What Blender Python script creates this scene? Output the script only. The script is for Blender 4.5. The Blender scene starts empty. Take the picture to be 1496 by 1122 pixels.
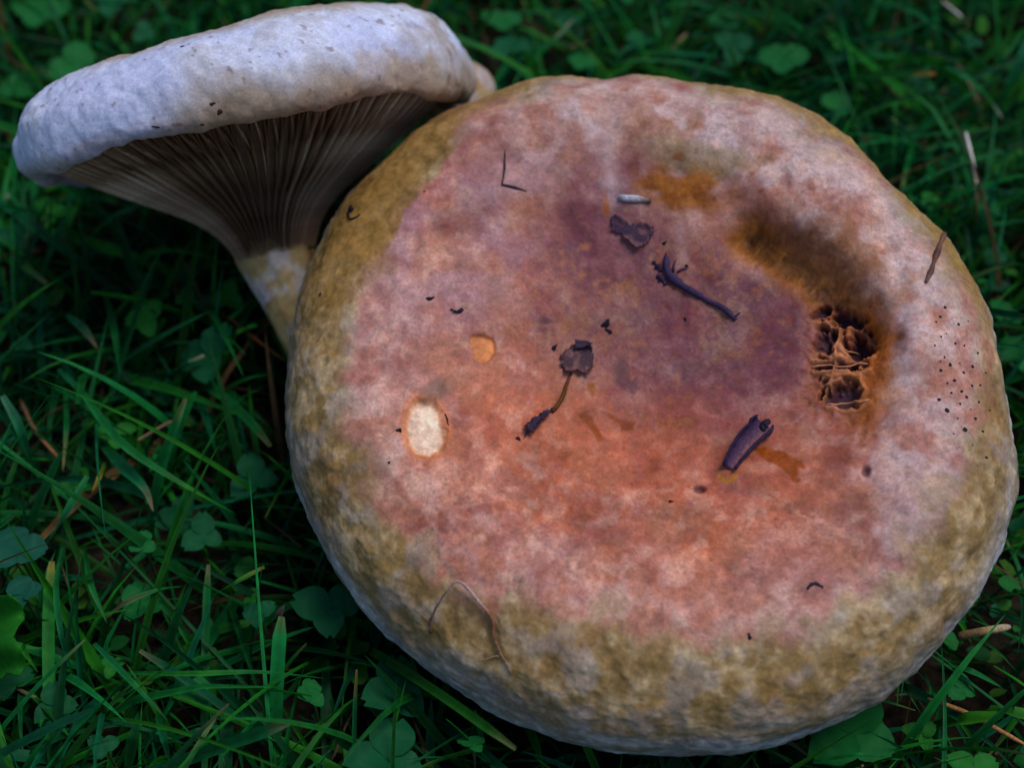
import bpy, bmesh, math
import numpy as np
from mathutils import Vector, Matrix

rng = np.random.default_rng(11)
R_ = math.radians

# ------------------------------------------------------------------ camera, sky, sun, exposure
sc = bpy.context.scene
FPX = 748 / math.tan(R_(20))            # focal length in photo pixels (1496 wide)
ELEV = R_(52)
CAM = np.array([0, -.2555, .327])
RT = np.array([1, 0, 0.]); UP = np.array([0, math.sin(ELEV), math.cos(ELEV)]); FW = np.array([0, math.cos(ELEV), -math.sin(ELEV)])
cd = bpy.data.cameras.new('camera'); cam = bpy.data.objects.new('camera', cd); sc.collection.objects.link(cam)
cam.location = CAM; cam.rotation_euler = (math.pi / 2 - ELEV, 0, 0)
cd.sensor_width = 36; cd.lens = 18 / math.tan(R_(20)); cd.clip_start = .01; cd.clip_end = 400
cd.dof.use_dof = True; cd.dof.focus_distance = .328; cd.dof.aperture_fstop = 8.5
sc.camera = cam
SUN_EL, SUN_AZ = R_(66), R_(70)         # azimuth clockwise from +Y
wd = bpy.data.worlds.new('World'); sc.world = wd; wd.use_nodes = True
wn = wd.node_tree.nodes; wl = wd.node_tree.links
sky = wn.new('ShaderNodeTexSky'); sky.sky_type = 'NISHITA'; sky.sun_disc = False
sky.sun_elevation = SUN_EL; sky.sun_rotation = SUN_AZ; sky.air_density = 1.0; sky.dust_density = 0.6; sky.ozone_density = 2.5
bg = wn['Background']; bg.inputs[1].default_value = .085
wl.new(sky.outputs[0], bg.inputs[0])
sl = bpy.data.lights.new('sun', 'SUN'); sl.energy = 1.5; sl.angle = R_(28); sl.color = (1, .97, .93)
so = bpy.data.objects.new('sun', sl); sc.collection.objects.link(so)
sdir = Vector((math.sin(SUN_AZ) * math.cos(SUN_EL), math.cos(SUN_AZ) * math.cos(SUN_EL), math.sin(SUN_EL)))
so.rotation_euler = sdir.to_track_quat('Z', 'Y').to_euler(); so.location = (.6, .6, 1.2)
sc.view_settings.view_transform = 'Standard'; sc.view_settings.look = 'None'
sc.view_settings.exposure = 0.36; sc.view_settings.gamma = 1.0; sc.view_settings.use_curve_mapping = False
sc.cycles.use_denoising = True

# ------------------------------------------------------------------ helpers
def proj(P):
    d = np.asarray(P) - CAM; z = d @ FW
    return 748 + FPX * (d @ RT) / z, 561 - FPX * (d @ UP) / z, z
def unproj(px, py, depth): return CAM + depth * (FW + (px - 748) / FPX * RT + (561 - py) / FPX * UP)
def ray(px, py):
    d = FW + (px - 748) / FPX * RT + (561 - py) / FPX * UP; return d / np.linalg.norm(d)
def on_height(px, py, z):
    d = ray(px, py); return CAM + d * ((z - CAM[2]) / d[2])
def norm(v): v = np.asarray(v, float); return v / np.linalg.norm(v)
def sstep(a, b, x):
    t = np.clip((x - a) / (b - a), 0, 1); return t * t * (3 - 2 * t)
def _h(x, y, z):
    n = (x.astype(np.uint32) * np.uint32(374761393) + y.astype(np.uint32) * np.uint32(668265263) + z.astype(np.uint32) * np.uint32(2147483647 - 1274126177))
    n = (n ^ (n >> np.uint32(13))) * np.uint32(1274126177); n = n ^ (n >> np.uint32(16))
    return n.astype(np.float64) / 4294967295.0
def vnoise(p):
    f0 = np.floor(p); i = f0.astype(np.int64); w = p - f0; w = w * w * w * (w * (w * 6 - 15) + 10)
    x, y, z = i[..., 0], i[..., 1], i[..., 2]; a, b, c = w[..., 0], w[..., 1], w[..., 2]
    L = lambda u, v, t: u + (v - u) * t
    return L(L(L(_h(x, y, z), _h(x + 1, y, z), a), L(_h(x, y + 1, z), _h(x + 1, y + 1, z), a), b),
             L(L(_h(x, y, z + 1), _h(x + 1, y, z + 1), a), L(_h(x, y + 1, z + 1), _h(x + 1, y + 1, z + 1), a), b), c)
def fbm(p, scale, octv=4, off=0., gain=.5):
    """p in metres, scale = feature size in metres; result roughly -1..1"""
    q = p / scale + off * 17.31 + 300; s = 0; a = 1; t = 0
    for k in range(octv):
        s = s + a * (vnoise(q) * 2 - 1); t += a; a *= gain; q = q * 2.03 + 11.7
    return s / t * 1.6
def lin(c):
    c = np.asarray(c, float) / 255; return np.where(c <= .04045, c / 12.92, ((c + .055) / 1.055) ** 2.4)
def crom(pts, n):
    pts = np.array(pts, float); P = np.vstack([2 * pts[0] - pts[1], pts, 2 * pts[-1] - pts[-2]]); out = []
    for i in range(len(pts) - 1):
        t = np.linspace(0, 1, 40, endpoint=False)[:, None]; a, b, c, d = P[i:i + 4]
        out.append(.5 * (2 * b + (c - a) * t + (2 * a - 5 * b + 4 * c - d) * t ** 2 + (-a + 3 * b - 3 * c + d) * t ** 3))
    out = np.vstack(out + [pts[-1:]]); s = np.r_[0, np.cumsum(np.linalg.norm(np.diff(out, axis=0), axis=1))]; s /= s[-1]
    q = np.linspace(0, 1, n); return np.stack([np.interp(q, s, out[:, k]) for k in range(out.shape[1])], -1)

COL = sc.collection
def mesh_obj(name, V, quads, mat, parent=None, col=None, smooth=True, tris=None):
    me = bpy.data.meshes.new(name); V = np.asarray(V, np.float32).reshape(-1, 3)
    quads = np.zeros((0, 4), int) if quads is None else np.asarray(quads, int).reshape(-1, 4)
    tris = np.zeros((0, 3), int) if tris is None else np.asarray(tris, int).reshape(-1, 3)
    me.vertices.add(len(V)); me.vertices.foreach_set('co', V.ravel())
    nq, nt = len(quads), len(tris); me.loops.add(nq * 4 + nt * 3)
    me.loops.foreach_set('vertex_index', np.r_[quads.ravel(), tris.ravel()].astype(np.int32))
    me.polygons.add(nq + nt)
    me.polygons.foreach_set('loop_start', np.r_[np.arange(nq) * 4, nq * 4 + np.arange(nt) * 3].astype(np.int32))
    me.update(calc_edges=True)
    me.polygons.foreach_set('use_smooth', np.full(nq + nt, smooth))
    if col is not None:
        a = me.color_attributes.new('Col', 'FLOAT_COLOR', 'POINT')
        a.data.foreach_set('color', np.c_[np.clip(col, 0, 1), np.ones(len(V))].astype(np.float32).ravel())
    if mat: me.materials.append(mat)
    o = bpy.data.objects.new(name, me); COL.objects.link(o)
    if parent: o.parent = parent
    return o
def empty(name, loc=(0, 0, 0)):
    o = bpy.data.objects.new(name, None); COL.objects.link(o); o.location = loc; o.empty_display_size = .01; return o
def tag(o, label, cat, group=None, kind=None):
    o['label'] = label; o['category'] = cat
    if group: o['group'] = group
    if kind: o['kind'] = kind
    return o
def put_under(o, parent):
    """parent keeping world coordinates (parents here only carry a location)"""
    o.parent = parent; o.location = -Vector(parent.location); return o
def grid_quads(na, nr, wrap=True):
    i = np.arange(na if wrap else na - 1); j = np.arange(nr - 1); I, J = np.meshgrid(i, j, indexing='ij'); I2 = (I + 1) % na
    return np.stack([I * nr + J, I * nr + J + 1, I2 * nr + J + 1, I2 * nr + J], -1).reshape(-1, 4)

def material(name, rough=.6, spec=.3, col=None, attr=False, noise=None, bump=None, trans=0., sss=0., sheen=0.):
    m = bpy.data.materials.new(name); m.use_nodes = True; nt = m.node_tree; N = nt.nodes; L = nt.links
    b = N['Principled BSDF']; b.inputs['Roughness'].default_value = rough; b.inputs['Specular IOR Level'].default_value = spec
    tc = N.new('ShaderNodeTexCoord')
    if attr:
        a = N.new('ShaderNodeAttribute'); a.attribute_name = 'Col'; src = a.outputs['Color']
    else:
        a = N.new('ShaderNodeRGB'); a.outputs[0].default_value = (*col, 1); src = a.outputs[0]
    for k, (scale, lo, hi, det) in enumerate(noise or []):
        n = N.new('ShaderNodeTexNoise'); n.inputs['Scale'].default_value = scale; n.inputs['Detail'].default_value = det
        L.new(tc.outputs['Object'], n.inputs['Vector'])
        mr = N.new('ShaderNodeMapRange'); mr.inputs[1].default_value = .3; mr.inputs[2].default_value = .7
        mr.inputs[3].default_value = lo; mr.inputs[4].default_value = hi; L.new(n.outputs[0], mr.inputs[0])
        mx = N.new('ShaderNodeVectorMath'); mx.operation = 'SCALE'; L.new(src, mx.inputs[0]); L.new(mr.outputs[0], mx.inputs['Scale']); src = mx.outputs[0]
    L.new(src, b.inputs['Base Color'])
    last = None
    for scale, strength, dist, det in (bump or []):
        n = N.new('ShaderNodeTexNoise'); n.inputs['Scale'].default_value = scale; n.inputs['Detail'].default_value = det
        L.new(tc.outputs['Object'], n.inputs['Vector'])
        bp = N.new('ShaderNodeBump'); bp.inputs['Strength'].default_value = strength; bp.inputs['Distance'].default_value = dist
        L.new(n.outputs[0], bp.inputs['Height'])
        if last: L.new(last, bp.inputs['Normal'])
        last = bp.outputs[0]
    if last: L.new(last, b.inputs['Normal'])
    if sss:
        b.inputs['Subsurface Weight'].default_value = sss; b.inputs['Subsurface Radius'].default_value = (1, .5, .3); b.inputs['Subsurface Scale'].default_value = .0025
    if trans:
        t = N.new('ShaderNodeBsdfTranslucent'); L.new(src, t.inputs['Color']); mx = N.new('ShaderNodeMixShader'); mx.inputs[0].default_value = trans
        L.new(b.outputs[0], mx.inputs[1]); L.new(t.outputs[0], mx.inputs[2]); L.new(mx.outputs[0], N['Material Output'].inputs[0])
    return m

M_CAP = material('mushroom_skin', .55, .2, attr=True, noise=[(1500, .86, 1.14, 3), (420, .88, 1.12, 3)], bump=[(900, .18, .0006, 3), (260, .25, .0012, 3)], sss=.15)
M_GILL = material('gill_flesh', .65, .2, attr=True, noise=[(700, .8, 1.2, 3)], bump=[(900, .3, .0004, 2)])
M_STEM = material('stem_flesh', .65, .25, attr=True, noise=[(500, .8, 1.2, 3)], bump=[(500, .5, .0008, 4)])
M_GRASS = material('grass_blade', .55, .14, attr=True, noise=[(260, .75, 1.25, 2)], trans=.25)
M_LEAF = material('clover_leaf', .6, .15, attr=True, noise=[(600, .85, 1.15, 2)], bump=[(700, .3, .0004, 2)], trans=.2)
M_SOIL = material('soil', .95, .1, col=(.018, .013, .008), noise=[(300, .3, 1.7, 6), (40, .6, 1.4, 3)], bump=[(250, .9, .004, 6)])
M_DEBRIS = material('plant_debris', .7, .25, attr=True, noise=[(1800, .6, 1.4, 3)], bump=[(2000, .5, .0003, 3)])

# ------------------------------------------------------------------ ground
g = np.r_[np.linspace(-.6, .6, 61), np.array([-.9, -1.6, -4, -12, -40, -150, .9, 1.6, 4, 12, 40, 150])]; g.sort()
GX, GY = np.meshgrid(g, g, indexing='ij'); gp = np.stack([GX, GY, GX * 0], -1)
gz = fbm(gp, .06, 3) * .004 * (np.maximum(abs(GX), abs(GY)) < .8)
ground = mesh_obj('ground', np.stack([GX, GY, gz - .004], -1), grid_quads(len(g), len(g), False)[:, ::-1], M_SOIL)
ground['kind'] = 'structure'
# far lawn colour: the soil turns to turf beyond the modelled grass
nt = M_SOIL.node_tree; N = nt.nodes; L = nt.links; b = N['Principled BSDF']; old = b.inputs['Base Color'].links[0].from_socket
ge = N.new('ShaderNodeNewGeometry'); ln = N.new('ShaderNodeVectorMath'); ln.operation = 'LENGTH'; L.new(ge.outputs['Position'], ln.inputs[0])
mr = N.new('ShaderNodeMapRange'); mr.inputs[1].default_value = .7; mr.inputs[2].default_value = 1.3; L.new(ln.outputs['Value'], mr.inputs[0])
mx = N.new('ShaderNodeMix'); mx.data_type = 'RGBA'; L.new(mr.outputs[0], mx.inputs[0]); L.new(old, mx.inputs[6]); mx.inputs[7].default_value = (.025, .075, .018, 1); L.new(mx.outputs[2], b.inputs['Base Color'])

# ------------------------------------------------------------------ mushrooms
def frame(n):
    n = norm(n); e1 = norm(np.cross([0, 1., 0], n)); return e1, np.cross(n, e1), n
def revolve(center, n, prof, Rphi, hscale, e=None):
    e1, e2, n = frame(n) if e is None else e
    NA = len(Rphi); phi = np.arange(NA) * 2 * np.pi / NA
    Rr = Rphi[:, None] * prof[None, :, 0]
    return center + (Rr * np.cos(phi)[:, None])[..., None] * e1 + (Rr * np.sin(phi)[:, None])[..., None] * e2 + (prof[None, :, 1] * hscale * np.ones((NA, 1)))[..., None] * n
def normals(P):
    du = np.roll(P, -1, 0) - np.roll(P, 1, 0); dv = np.gradient(P, axis=1); N_ = np.cross(dv, du)
    N_[:, 0] = N_[:, 1].mean(0)
    return N_ / (np.linalg.norm(N_, axis=-1, keepdims=True) + 1e-12)
def seg_dist(U, V, pts, taper=None):
    pts = np.array(pts, float); best = np.full(U.shape, 1e9)
    for a, b in zip(pts[:-1], pts[1:]):
        d = b - a; t = np.clip(((U - a[0]) * d[0] + (V - a[1]) * d[1]) / (d @ d), 0, 1)
        best = np.minimum(best, np.hypot(U - a[0] - t * d[0], V - a[1] - t * d[1]))
    return best
def poly_sd(U, V, pts):
    pts = np.array(pts, float); d = seg_dist(U, V, np.vstack([pts, pts[:1]])); ins = np.zeros(U.shape, bool)
    for a, b in zip(pts, np.roll(pts, -1, 0)):
        c = (a[1] > V) != (b[1] > V); xi = (b[0] - a[0]) * (V - a[1]) / (b[1] - a[1] + 1e-12) + a[0]; ins ^= c & (U < xi)
    return np.where(ins, -d, d)
def blob(U, V, cx, cy, rx, ry, rot=0, soft=.4, nz=0):
    c, s = math.cos(R_(rot)), math.sin(R_(rot)); x = (U - cx) * c + (V - cy) * s; y = -(U - cx) * s + (V - cy) * c
    return 1 - sstep(1 - soft, 1 + soft, np.hypot(x / rx, y / ry) + nz)
def mixc(col, c, m): return col + (np.asarray(c) - col) * m[..., None]

# ---- the large mushroom
W = np.array([1.0, 1.0, 1.0])
def K(r, g_, b_): return np.clip(lin((r, g_, b_)) * W, 0, .92)
cap_n = np.array([-math.sin(R_(4)), -math.sin(R_(14)), 0]); cap_n[2] = math.sqrt(1 - cap_n @ cap_n)
cap_c = unproj(945, 515, .330)
R60 = np.array([873,873,869,866,860,848,842,848,860,874,884,886,884,886,897,907,917,935,949,953,964,970,963,962,961,950,944,934,918,911,911,906,900,891,882,880,878,876,876,875,875,880,882,883,887,892,901,911,914,914,916,917,917,919,920,915,910,904,890,876]) / 1e4
NA, NR = 1180, 470
RPHI = np.interp(np.arange(NA) / NA * 60, np.arange(61), np.r_[R60, R60[:1]])
RPHI = np.fft.irfft(np.fft.rfft(RPHI) * (np.arange(NA // 2 + 1) < 24), NA)
PROF = [(0,-.125),(.15,-.118),(.35,-.09),(.55,-.04),(.70,-.006),(.80,-.01),(.90,-.055),(.965,-.13),(1,-.235),(.985,-.33),(.93,-.40),(.86,-.42),(.81,-.39)]
prof = crom(PROF, NR)
P = revolve(cap_c, cap_n, prof, RPHI, .086); NB = normals(P)
U, V, _ = proj(P)
H = np.broadcast_to(prof[None, :, 1], U.shape); RHO = np.broadcast_to(prof[None, :, 0], U.shape)
n1 = fbm(P, .030, 4, 1); n2 = fbm(P, .012, 4, 2); n3 = fbm(P, .0045, 4, 3); n4 = fbm(P, .0016, 3, 4); n5 = fbm(P, .013, 4, 5); n6 = fbm(P, .007, 4, 6); n7 = fbm(P, .0008, 2, 7)
# stretched noises on the side wall: ridges running round the rim and up it
phiA = (np.arange(NA) * 2 * np.pi / NA)[:, None] + 0 * H
sidep = np.stack([np.cos(phiA) * .9, np.sin(phiA) * .9, np.cumsum(np.r_[0, np.hypot(np.diff(prof[:, 0]), np.diff(prof[:, 1]))])[None, :] + 0 * H], -1) * .086
streak_round = fbm(sidep * np.array([.35, .35, 1.6]), .006, 4, 8)
streak_up = fbm(sidep * np.array([1.5, 1.5, .45]), .006, 4, 9)
DISC = [(700,175),(640,245),(590,310),(560,370),(530,410),(515,480),(510,560),(520,640),(560,720),(620,790),(700,850),(780,880),(880,905),(980,930),(1070,940),(1150,925),(1230,890),(1310,830),(1370,770),(1400,690),(1415,600),(1420,520),(1400,440),(1360,370),(1290,290),(1210,215),(1120,165),(1030,140),(930,125),(850,125),(770,140)]
sd = poly_sd(U, V, DISC)
sdw = sd + n2 * 26 + n3 * 16 + n6 * 16
side = sstep(.07, .25, -H + n2 * .03)          # the grey outer wall
outer = sstep(-18, 34, sdw)                   # olive band
leftsharp = sstep(-4, 4, sd + n3 * 5) * blob(U, V, 560, 290, 150, 150, 0, .25)
outer = np.maximum(outer * (1 - blob(U, V, 640, 260, 120, 130, 0, .2)), leftsharp)

# colours as they look in the photograph's light
cen = blob(U, V, 950, 590, 380, 320, 0, .55, n2 * .2)
col = mixc(np.zeros(P.shape) + K(200, 138, 118), K(192, 112, 78), cen)
col = mixc(col, K(206, 170, 156), (.65 - .3 * cen) * sstep(-.1, .7, n1 * .3 + n2 * .4 + n6 * .4 + n3 * .3))
col = mixc(col, K(168, 84, 66), .8 * sstep(.0, .6, n5 * .6 + n6 * .7))
vein = 1 - np.abs(fbm(P + (n2 * .003)[..., None], .012, 3, 15)) * 2.2
col = mixc(col, K(216, 168, 148), .4 * sstep(.45, .95, vein) * sstep(-.5, .4, n1))
col = mixc(col, K(140, 74, 70), .5 * sstep(.2, .85, fbm(P, .006, 4, 16) * .8 + n5 * .3))
col = mixc(col, K(160, 96, 104), .3 * sstep(.0, .6, fbm(P, .016, 4, 12)))
# lower and central salmon zone
sal = blob(U, V, 930, 690, 330, 210, 0, .5, n2 * .25)
col = mixc(col, K(208, 108, 72), .62 * sal * sstep(-.5, .5, n6 + .3 * n3 + .2))
col = mixc(col, K(224, 168, 138), .45 * sal * sstep(.0, .8, n3 * .7 + n6 * .5))
# pale rim, top and right
rim = np.clip(sstep(230, 60, -sd) * np.clip(blob(U, V, 1090, 190, 420, 150, 12, .8, n2 * .3) + blob(U, V, 1380, 560, 130, 430, 0, .9, n2 * .3), 0, 1), 0, 1)
col = mixc(col, K(214, 194, 196), .8 * rim * sstep(-.5, .5, n2 * .6 + n6 * .6 + n3 * .4))
col = mixc(col, K(190, 134, 104), .75 * rim * sstep(.0, .6, fbm(P, .007, 4, 14) + .35 * n3))
# mauve upper left
col = mixc(col, K(180, 138, 146), .6 * blob(U, V, 660, 330, 140, 130, -30, .5) * sstep(-.4, .5, n2))
# paler lavender ring inside the olive band, and reddish-brown blotches
ring = sstep(-150, -15, sd + n2 * 30) * np.clip(1 - blob(U, V, 620, 270, 170, 150, 0, .4), 0, 1)
col = mixc(col, K(202, 166, 156), .7 * ring * sstep(-.55, .45, n6 * .8 + n3 * .5))
col = mixc(col, K(136, 66, 50), .55 * (1 - ring * .7) * sstep(.15, .8, fbm(P, .0085, 4, 17) + n4 * .2))
col = mixc(col, K(150, 100, 104), .3 * sstep(.1, .7, fbm(P, .0055, 4, 18) + n4 * .25))
col = mixc(col, K(226, 176, 150), .32 * sstep(.2, .8, fbm(P, .0042, 4, 19) + n4 * .2))
# olive band
ol = K(148, 116, 68); pale = K(188, 160, 122)
band = mixc(np.zeros(P.shape) + ol, pale, .8 * sstep(-.3, .9, n3 * .6 + streak_up * .4 + (.5 - np.abs(fbm(P, .004, 3, 23)) * 1.6) * .7))
band = mixc(band, K(140, 94, 46), .5 * sstep(.0, .8, n5 + n6 * .4))
band = mixc(band, K(152, 146, 150), .35 * sstep(0, .6, n6))
och = blob(U, V, 540, 290, 150, 130, -40, .4)
band = mixc(band, K(150, 102, 48), .7 * och * sstep(-.5, .5, n2 * .6 + n6 * .7))
band = mixc(band, K(84, 50, 22), .75 * blob(U, V, 545, 268, 45, 16, -30, .7, n3 * .4))  # dark brown shade painted on the rim next to the leaning mushroom
grey = mixc(np.zeros(P.shape) + K(150, 144, 142), K(104, 90, 68), .75 * sstep(-.1, .5, streak_round * .8 + n3 * .4))
grey = mixc(grey, K(186, 186, 194), .6 * sstep(.05, .6, -streak_round + n4 * .3))
band = mixc(band, grey, side)
col = mixc(col, band, np.maximum(outer, side))
# olive smears reaching in along the lower edge of the disc
low = sstep(-70, -5, sd) * sstep(560, 700, V) * (1 - outer)
col = mixc(col, K(152, 116, 66), .7 * low * sstep(.05, .45, n6 + .5 * n3))
# thin ochre line along the upper rim
col = mixc(col, K(150, 112, 52), .75 * sstep(8, 26, sd + n3 * 8) * sstep(560, 380, V) * (1 - side))
# purple bruising
pur = np.zeros(U.shape)
for a in [(1020,545,190,110,15,.8),(905,355,120,110,35,.85),(1105,440,150,85,25,.85),(860,280,60,90,0,.6),(950,480,190,120,10,.7),(1080,620,130,60,10,.5),(1080,600,80,50,0,.7),(820,190,60,40,20,.3),(760,330,60,50,0,.3),(900,775,60,40,0,.32),(960,300,50,50,0,.2)]:
    pur = np.maximum(pur, a[5] * blob(U, V, *a[:5], soft=.95, nz=n2 * .35 + n6 * .3 + n3 * .15))
col = mixc(col, K(86, 38, 66), .9 * pur * sstep(-.75, .55, n3 * .8 + n4 * .5 + n6 * .4 + pur * 1.0 - .3))
# fine dark stippling around the bruise
stip = blob(U, V, 960, 470, 280, 190, 15, .6) * sstep(.30, .5, n7 + n4 * .35 + n6 * .25)
col = mixc(col, K(92, 50, 70), .42 * stip)
stip2 = (1 - outer) * sstep(.42, .62, fbm(P, .0007, 2, 21) + n3 * .3)
col = mixc(col, K(120, 70, 72), .25 * stip2)
# orange glow beneath the bruise
col = mixc(col, K(206, 96, 46), .6 * blob(U, V, 930, 630, 190, 60, 8, .9, n6 * .4) * (1 - .7 * pur))
# light streak running up from the middle to the rim
col = mixc(col, K(214, 186, 184), .32 * np.exp(-(seg_dist(U + n3 * 5, V, [(885,120),(900,170),(890,230),(895,290)]) / 13) ** 2))
col = mixc(col, K(206, 166, 160), .3 * np.exp(-(seg_dist(U + n3 * 4, V, [(985,230),(988,300),(997,375)]) / 7) ** 2))
# ochre stain
st = blob(U, V, 1005, 270, 75, 38, 10, .35, n3 * .35); col = mixc(col, K(156, 88, 12), .95 * st * sstep(-.6, .3, n3 + n6 * .6 + .2))
col = mixc(col, K(150, 122, 84), .7 * blob(U, V, 1020, 228, 85, 22, 8, .4, n3 * .4))
for a in [(990,228,9,6),(985,290,16,12),(1030,285,15,15),(944,262,12,10)]:
    col = mixc(col, K(134, 70, 14), .75 * blob(U, V, *a, 0, .5, n4 * .4))
# drips and stains
def stain(pts, c, k, soft=5, nz=4):
    global col
    col = mixc(col, K(*c), k * sstep(soft, -soft, poly_sd(U, V, pts) + n4 * nz * .5 + n3 * nz * .5))
stain([(1100,655),(1118,653),(1150,662),(1172,675),(1180,690),(1168,684),(1165,698),(1178,700),(1160,706),(1150,690),(1120,676)], (156, 70, 6), .95, 2.5, 2)
stain([(1048,688),(1060,698),(1078,690),(1076,700),(1064,706),(1050,702)], (176, 112, 30), .85, 4, 2)
stain([(840,600),(862,604),(872,618),(884,640),(874,644),(862,626)], (148, 66, 8), .95, 3, 3)
stain([(880,597),(905,606),(928,612),(924,622),(908,624),(904,614)], (146, 62, 6), .95, 3, 3)
stain([(826,552),(834,556),(828,574),(818,594),(810,600),(812,590)], (150, 82, 22), .85, 2, 1)
stain([(858,552),(868,556),(872,568),(866,578),(860,566)], (150, 78, 16), .85, 3, 2)
stain([(885,275),(890,292),(892,306),(884,312),(878,302),(883,290)], (158, 84, 22), .8, 3, 2)
# brown wound crescent
WP = [(1095,345),(1130,362),(1165,385),(1205,418),(1240,452),(1262,480)]
wd_ = seg_dist(U, V, WP) + n3 * 8 + n2 * 6
col = mixc(col, K(150, 86, 20), .95 * sstep(54, 16, wd_))
col = mixc(col, K(104, 58, 12), .85 * sstep(26, 6, seg_dist(U, V, [(1105,352),(1140,375),(1180,400)]) + n3 * 9))
col = mixc(col, K(84, 42, 8), .9 * sstep(16, 4, seg_dist(U, V, [(1190,415),(1215,438),(1240,455),(1262,468)]) + n3 * 6))
col = mixc(col, K(100, 58, 54), .6 * blob(U, V, 1180, 345, 38, 22, 15, .6, n3 * .3))
col = mixc(col, K(170, 104, 44), .7 * blob(U, V, 1270, 540, 40, 60, 0, .5, n3 * .4))
col = mixc(col, K(158, 100, 58), .75 * blob(U, V, 1235, 385, 75, 42, 45, .7, n3 * .5 + n6 * .3))
pit = sstep(60, 12, seg_dist(U, V, WP) + n3 * 8)
fibr = fbm(np.stack([U * .9 + V * .7, (V * .9 - U * .7) * .22, 0 * U], -1) / 5000., .0022, 4, 27)
col = mixc(col, K(186, 120, 54), .4 * pit * sstep(.1, .7, fibr + n3 * .4)); col = mixc(col, K(62, 32, 12), .45 * pit * sstep(.1, .8, -fibr + n6 * .4))
HOLES = [(1203,490,13,24,10,.0045),(1250,492,17,28,20,.0055),(1206,528,12,6,10,.002),(1222,526,12,7,-5,.002),(1228,572,22,15,-10,.0028),(1200,447,12,6,-30,.003),(1238,456,24,10,25,.004),(1243,526,10,5,0,.002),(1203,549,6,4,20,.0015)]
hole = np.zeros(U.shape); hdep = np.zeros(U.shape)
for cx, cy, rx, ry, ro, dp in HOLES:
    b_ = blob(U, V, cx, cy, rx * 1.1, ry * 1.1, ro, .4, n4 * .35 + n3 * .45); hole = np.maximum(hole, b_); hdep = np.maximum(hdep, b_ * dp)
cavity = blob(U, V, 1225, 520, 48, 85, 0, .4, n3 * .25)
col = mixc(col, K(150, 84, 52), .8 * cavity); col = mixc(col, K(178, 92, 26), .8 * blob(U, V, 1272, 520, 22, 75, 0, .6, n3 * .5))
col = mixc(col, K(60, 34, 44), .9 * hole)
col = mixc(col, K(66, 40, 66), .5 * hole * sstep(0, .4, n4))
# bites showing pale flesh
bite1 = sstep(4, -5, poly_sd(U, V, [(600,590),(612,582),(632,584),(644,594),(650,620),(652,640),(644,656),(630,664),(608,660),(596,646),(592,620)]) + n4 * 3)
bite2 = sstep(2, -2, poly_sd(U, V, [(690,488),(706,486),(722,492),(726,508),(718,522),(706,526),(695,520),(692,504),(687,498)]) + n4 * 1.5)
col = mixc(col, K(246, 208, 178), bite1 * (.85 + .15 * sstep(-.4, .4, n4))); col = mixc(col, K(238, 160, 92), .65 * bite1 * sstep(-9, -1, poly_sd(U, V, [(600,590),(612,582),(632,584),(644,594),(650,620),(652,640),(644,656),(630,664),(608,660),(596,646),(592,620)])))
col = mixc(col, K(228, 140, 78), bite2 * .95); col = mixc(col, K(228, 128, 66), .6 * (1 - bite1) * sstep(16, 1, poly_sd(U, V, [(600,590),(612,582),(632,584),(644,594),(650,620),(652,640),(644,656),(630,664),(608,660),(596,646),(592,620)]) + n4 * 3))
# a mossy smudge, small dark spots and darkened dents, freckles on the right rim
col = mixc(col, K(120, 92, 76), .6 * blob(U, V, 640, 568, 22, 14, -30, .6, n3 * .3))
for cx, cy, rx, ry in [(1265,690,6,8),(1022,713,9,5),(797,464,9,6),(908,540,10,22),(1002,467,4,5),(922,560,10,10)]:
    col = mixc(col, K(96, 56, 62), .8 * blob(U, V, cx, cy, rx, ry, 0, .5, n4 * .3))
frk = blob(U, V, 1395, 560, 50, 130, -8, .4)
col = mixc(col, K(150, 92, 84), .5 * frk * sstep(.35, .55, n4 + .2 * n7))
FIB = [[(1186,522),(1215,519),(1246,516),(1272,512)],[(1186,537),(1212,535),(1240,537),(1268,532)],[(1196,545),(1222,541),(1250,541)],[(1210,560),(1214,535),(1222,505),(1220,470)],[(1190,508),(1200,512),(1208,516)],[(1196,575),(1204,556),(1222,548)],[(1240,468),(1262,474),(1272,490)],[(1180,465),(1200,464),(1222,470)],[(1206,592),(1236,594),(1270,584)],[(1225,500),(1236,512),(1256,519)],[(1252,520),(1252,545),(1262,565)]]
web = np.zeros(U.shape)
for q in FIB: web = np.maximum(web, np.exp(-(seg_dist(U + n4 * 4 + n3 * 3, V + n3 * 4, crom(np.array(q, float), 12)) / 4.2) ** 2))
col = mixc(col, K(206, 132, 84), .6 * web * np.maximum(cavity, hole))
CAPCOL = col * np.clip(1 + .20 * n3 + .16 * n4 + .12 * n6 + .10 * n7, .5, 1.5)[..., None]

# relief
disp = n1 * .0016 * (1 - .5 * side) + n2 * .0004 + n3 * .00014
disp += np.maximum(outer, side) * (n3 * .00016 + n6 * .00025 - np.abs(fbm(P, .0045, 3, 23)) * .00035) + side * streak_round * .00022 + outer * (1 - side) * streak_up * .0002
disp += -.0016 * bite1 - .0010 * bite2
disp += pit * (fibr * .0003 + n3 * .0006)
disp += -.0045 * np.exp(-(seg_dist(U, V, WP) / 34) ** 2) - (.0016 * cavity + hdep) * (1 - .6 * web)
disp += .0022 * np.exp(-(seg_dist(U, V, [(1120,290),(1220,340),(1300,420),(1330,500)]) / 40) ** 2)
disp += -.0010 * np.exp(-(seg_dist(U, V, [(1300,360),(1322,440),(1306,505)]) / 13) ** 2)
disp += -.0012 * np.exp(-(seg_dist(U, V, [(885,110),(895,200),(888,300)]) / 30) ** 2)
disp += -.003 * blob(U, V, 1010, 500, 220, 150, 10, .9)
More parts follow.
